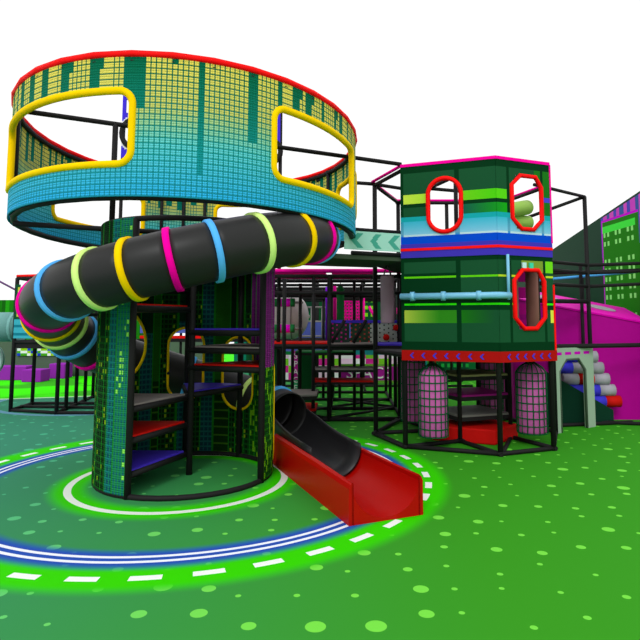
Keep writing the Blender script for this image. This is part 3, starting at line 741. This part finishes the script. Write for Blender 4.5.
sheet((P1[0], P1[1]-.03), (ee.x, ee.y), LL, .98, .05, .05, lprint, z0=1.32, hole=lambda u, v: u > .1 and v > 2.22).build('printed_wall', PR, lf, solid=.012)
TEAL = mat('teal_tube', (120, 172, 168), .4)
tt = thing('crawl_tube', 'pale teal crawl tube leaving the far left frame at the picture edge', 'crawl tube', (-7.0, 10.9, 1.5))
MB().tube([(-6.1, 10.9, 1.52), (-7.6, 10.9, 1.52)], .27, 24, caps=False).build('tube', TEAL, tt, solid=.015)
for x in (-6.2, -7.0): MB().cyl((x-.03, 10.9, 1.52), (x+.03, 10.9, 1.52), .285, 24).build('collar', TEAL, tt)
bl = thing('crawl_pod', 'round grey-teal pod with pale rim hanging below the crawl tube', 'pod', (-6.55, 11.5, .9))
rows = [[(-7.0+.36*math.cos(R(q))*math.sin(2*math.pi*k/24), 11.3-.25*math.sin(R(q)), .87+.38*math.cos(R(q))*math.cos(2*math.pi*k/24)) for k in range(24)] for q in (-80, -55, -30, 0, 30, 55, 80)]
mb = MB(); mb.grid(rows, cols_closed=True); mb.build('shell', mat('dark_teal_plastic', (84, 124, 120), .4), bl)
MB().tube([(-7.0+.37*math.sin(2*math.pi*k/24), 11.2, .87+.39*math.cos(2*math.pi*k/24)) for k in range(24)], .03, 8, closed=True).build('rim', mat('pale_teal', (175, 205, 200)), bl)
PUR = mat('purple_block', (150, 40, 175), .7)
for x0, x1, y, z1, lb in ((-9.8, -8.78, 16.0, .38, 'leftmost purple block at the far grey wall'), (-8.62, -8.1, 15.5, .33, 'middle purple block, nearest of the three at the far wall'), (-8.35, -7.9, 16.4, .42, 'rightmost purple block at the far grey wall')):
    mb = MB(); mb.box((x0, y, 0), (x1, y+.5, z1)); tag(mb.build('purple_block', PUR, bevel=.02), lb, 'block', 'purple blocks on the bright green turf')
go = thing('goal_frame', 'small grey metal goal frame on the bright green turf', 'goal', (-5.5, 15.2, 0))
for a_, b_ in (((-5.9, 15.2, 0), (-5.9, 15.2, .42)), ((-5.2, 15.2, 0), (-5.2, 15.2, .42)), ((-5.9, 15.2, .42), (-5.2, 15.2, .42)), ((-5.9, 15.6, 0), (-5.9, 15.2, .42)), ((-5.2, 15.6, 0), (-5.2, 15.2, .42))):
    MB().cyl(a_, b_, .025, 8).build('bar', mat('grey_metal', (150, 145, 145)), go)
mb = sheet((-9.7, 17.17), (1, 0), 1.9, .22, .1, .075, lambda u, v: ((30, 60, 200), (150, 200, 20), (235, 235, 240), (70, 160, 30))[(int(u*7)*7+int(v*14)*3) % 4], z0=.6)
tag(mb.build('colour_banner', PR, solid=.03), 'blue, lime and white confetti strip along the far grey wall', 'banner')
mb = MB(); mb.box((-9.7, 17.14, .83), (-7.8, 17.2, .87)); tag(mb.build('red_rail', RED), 'thin red rail above the confetti strip', 'rail')
mb = sheet((-16, 18.4), (1, 0), 9.6, 2.3, .12, .12, lambda u, v: ((25, 120, 15), (35, 150, 20), (20, 95, 15))[(int(u*8)*5+int(v*8)*3) % 3] if not (8.2 < u < 8.5 and v < 2.1) else (165, 20, 190), z0=0)
struct(mb.build('wall_far_left', PR, solid=.05))
for z, z2, lb in ((3.1, 2.0, 'upper thin purple cable slanting down to the far left frame'), (2.2, 1.4, 'lower thin purple cable slanting down to the far left frame')):
    tag(MB().cyl((-8.2, 11.4, z), (-6.05, 11.4, z2), .02, 6).build('purple_cable', mat('dull_purple', (110, 70, 125))), lb, 'cable', 'purple cables at the far left')

# ---------------------------------------------------------------- right side: pipe frame, pink enclosure, arch, rollers, mural
rf = thing('open_pipe_frame', 'tall open black pipe cage right of the green tower', 'pipe frame', (4, 9.4, 0))
Q = [(4.02, 9.4), (3.2, 8.85), (3.75, 10.4), (5.1, 9.7), (4.6, 11)]
for x, y in ((4.02, 9.4),): post(x, y, 0, 3.7, rf, .036)
for x, y in ((3.97, 9.55), (5.1, 9.7), (4.6, 11), (3.75, 10.4)): post(x, y, 0, 2.6, rf, .03)
beam((4.02, 9.4, 3.7), (2.9, 8.55, 3.7), rf); beam((4.02, 9.4, 3.7), (3.0, 9.75, 3.35), rf)
for z, dz in ((2.42, 0), (2.55, .0), (2.2, 0)):
    beam((2.9, 8.6, z), (4.02, 9.4, z), rf); beam((4.02, 9.4, z), (6.2, 9.9, z+.12), rf)
beam((3.75, 10.4, 2.5), (5.1, 9.7, 2.5), rf); beam((2.8, 8.62, 1.25), (5.4, 9.45, 1.25), rf, r=.035); beam((2.9, 8.9, 1.95), (4.02, 9.4, 1.95), rf, r=.035)
for x in (2.9, 3.4): beam((x, 10.6, .03), (5.2, 9.6+x*.1, .03), rf)
beam((2.7, 8.9, .03), (4.6, 9.3, .03), rf); beam((3.0, 9.6, .03), (4.9, 9.1, .03), rf)
tag(MB().cyl((3.3, 9.6, 2.32), (5.2, 9.95, 2.5), .022, 8).build('blue_pipe', SKY), 'thin light blue pipe running between the black pipes of the right cage', 'pipe')
pk = thing('sloped_enclosure', 'large magenta sloping slide housing with grey oval skylights behind the right cage', 'slide housing', (4, 10, 0))
MAG = mat('magenta_panel', (176, 0, 140), .6)
mb = MB(); fr = [(2.85, 9.7, 0), (5.2, 9.7, 0), (5.2, 9.7, 1.577), (2.85, 9.7, 2.02)]; bk = [(x, y+.9, z+.02) for x, y, z in fr]
mb.face(fr); mb.face(bk[::-1]); mb.face([fr[0], fr[3], bk[3], bk[0]][::-1]); mb.face([fr[1], bk[1], bk[2], fr[2]])
mb.build('body', MAG, pk)
mb = MB(); mb.face([(2.85, 9.68, 2.02), (5.2, 9.68, 1.58), (5.2, 10.62, 1.86), (2.85, 10.62, 2.3)]); mb.build('top_panel', mat('bright_magenta', (235, 0, 185), .5), pk, solid=.03)
for x in (3.6, 4.55):
    f = (x-2.85)/3.55; mb = MB(); n = 20
    mb.cap([len(mb.v)+k for k in range(n)]); mb.v += [(x+.26*math.cos(2*math.pi*k/n), 10.15+.14*math.sin(2*math.pi*k/n), 2.185-.662*((x+.26*math.cos(2*math.pi*k/n)-2.85)/3.55)+.278*.14/.94*math.sin(2*math.pi*k/n)) for k in range(n)]
    mb.build('skylight', mat('pale_skylight', (175, 175, 180)), pk, solid=.012)
# arch panel
ar = thing('arch_panel', 'sage green doorway panel with octagonal opening and magenta dashes beside the tower', 'arch', (3.6, 8.7, 0))
ae = Vector((4.02-3.1, 9.45-8.5, 0)); aL = 1.03; ae = Vector((.82, .57, 0)).normalized()
SG = (150, 172, 152)
def ahole(u, v):
    return .17 < u < .83 and v < 1.06-max(0, .17+.17-u)*1.0-max(0, u-.66)*1.0
def acol(u, v): return (190, 0, 175) if 1.13 < v < 1.175 and (u-.06) % .24 < .15 and .06 < u < .95 else SG
sheet((3.06, 8.52), (ae.x, ae.y), aL, 1.23, .02, .015, acol, hole=ahole).build('panel', PR, ar, solid=.06)
edge_ = [(.17, 0), (.17, .89), (.34, 1.06), (.66, 1.06), (.83, .89), (.83, 0)]
MB().tube([(3.06+ae.x*u+.0, 8.52+ae.y*u-.02, v) for u, v in edge_], .022, 6).build('opening_edge', mat('grey_edge', (82, 95, 84)), ar)
# rollers behind the arch
RB = mat('roller_blue', (60, 55, 200)); RG = mat('roller_grey', (165, 160, 172)); RR = mat('roller_red', (200, 20, 15))
for k in range(5):
    z = 1.05-.18*k; x = 3.4+.09*k; cols = [(RG, RB, RG, RB), (RB, RG, RG, RB), (RG, RR, RG, RR), (RB, RB, RG, RG), (RG, RB, RR, RG)][k]
    t = thing('foam_roller', ('top grey and blue roller behind the arch', 'second roller from the top behind the arch, blue at its left', 'roller with a red section behind the arch', 'fourth roller down behind the arch, blue at its left', 'lowest roller behind the arch')[k], 'roller', (x, 9.55, z), 'rollers behind the arch')
    for j, m in enumerate(cols[:3]): MB().cyl((x+.25*j, 9.5, z), (x+.25*(j+1), 9.5, z), .095, 14).build('segment', m, t)
mb = MB(); mb.face([(2.95, 9.3, 0), (4.3, 9.3, 0), (4.3, 9.3, .22), (2.95, 9.3, 1.0)]); tag(mb.build('ramp_side', mat('deep_green_panel', (6, 50, 34)), solid=.03), 'dark green triangular ramp side behind the arch', 'ramp')
# mural on the right wall
mu = thing('wall_mural', 'green office-tower mural with magenta outline and dotted windows on the right wall', 'mural', (6.0, 12, 0))
def msheet(o, e, L, z0, z1, du, dv, fn, name, th):
    return sheet(o, e, L, z1-z0, du, dv, fn, z0=z0).build(name, PR, mu, solid=th)
def muc(u, v):
    if u < .05 or v > 3.62: return (205, 0, 215)
    if v > 3.38: return (70, 235, 70) if 3.42 < v < 3.55 and int(u*1.7) % 3 != 2 else (38, 130, 22)
    if int(u/.07) % 2 and int(v/.09) % 2 and (int(u/.07)//2) % 3 != 2 and (int(v/.09)//2) % 6 != 4: return (150, 240, 130)
    return (38, 130, 22)
msheet((5.3, 11.6), (.072, -.9974), 2.3, 0, 3.67, .035, .045, muc, 'tower_print', .03)
mo = Vector((5.25, 9.2, 0))+wd*3.65+Vector((-wd.y, wd.x, 0))*.06
msheet((mo.x, mo.y), (-wd.x, -wd.y), 3.4, 3.05, 3.93, .1, .1, lambda u, v: ((80, 70, 195), (215, 70, 205), (60, 90, 170), (225, 80, 205))[int(u*4.2) % 4], 'skyline_print', .02)
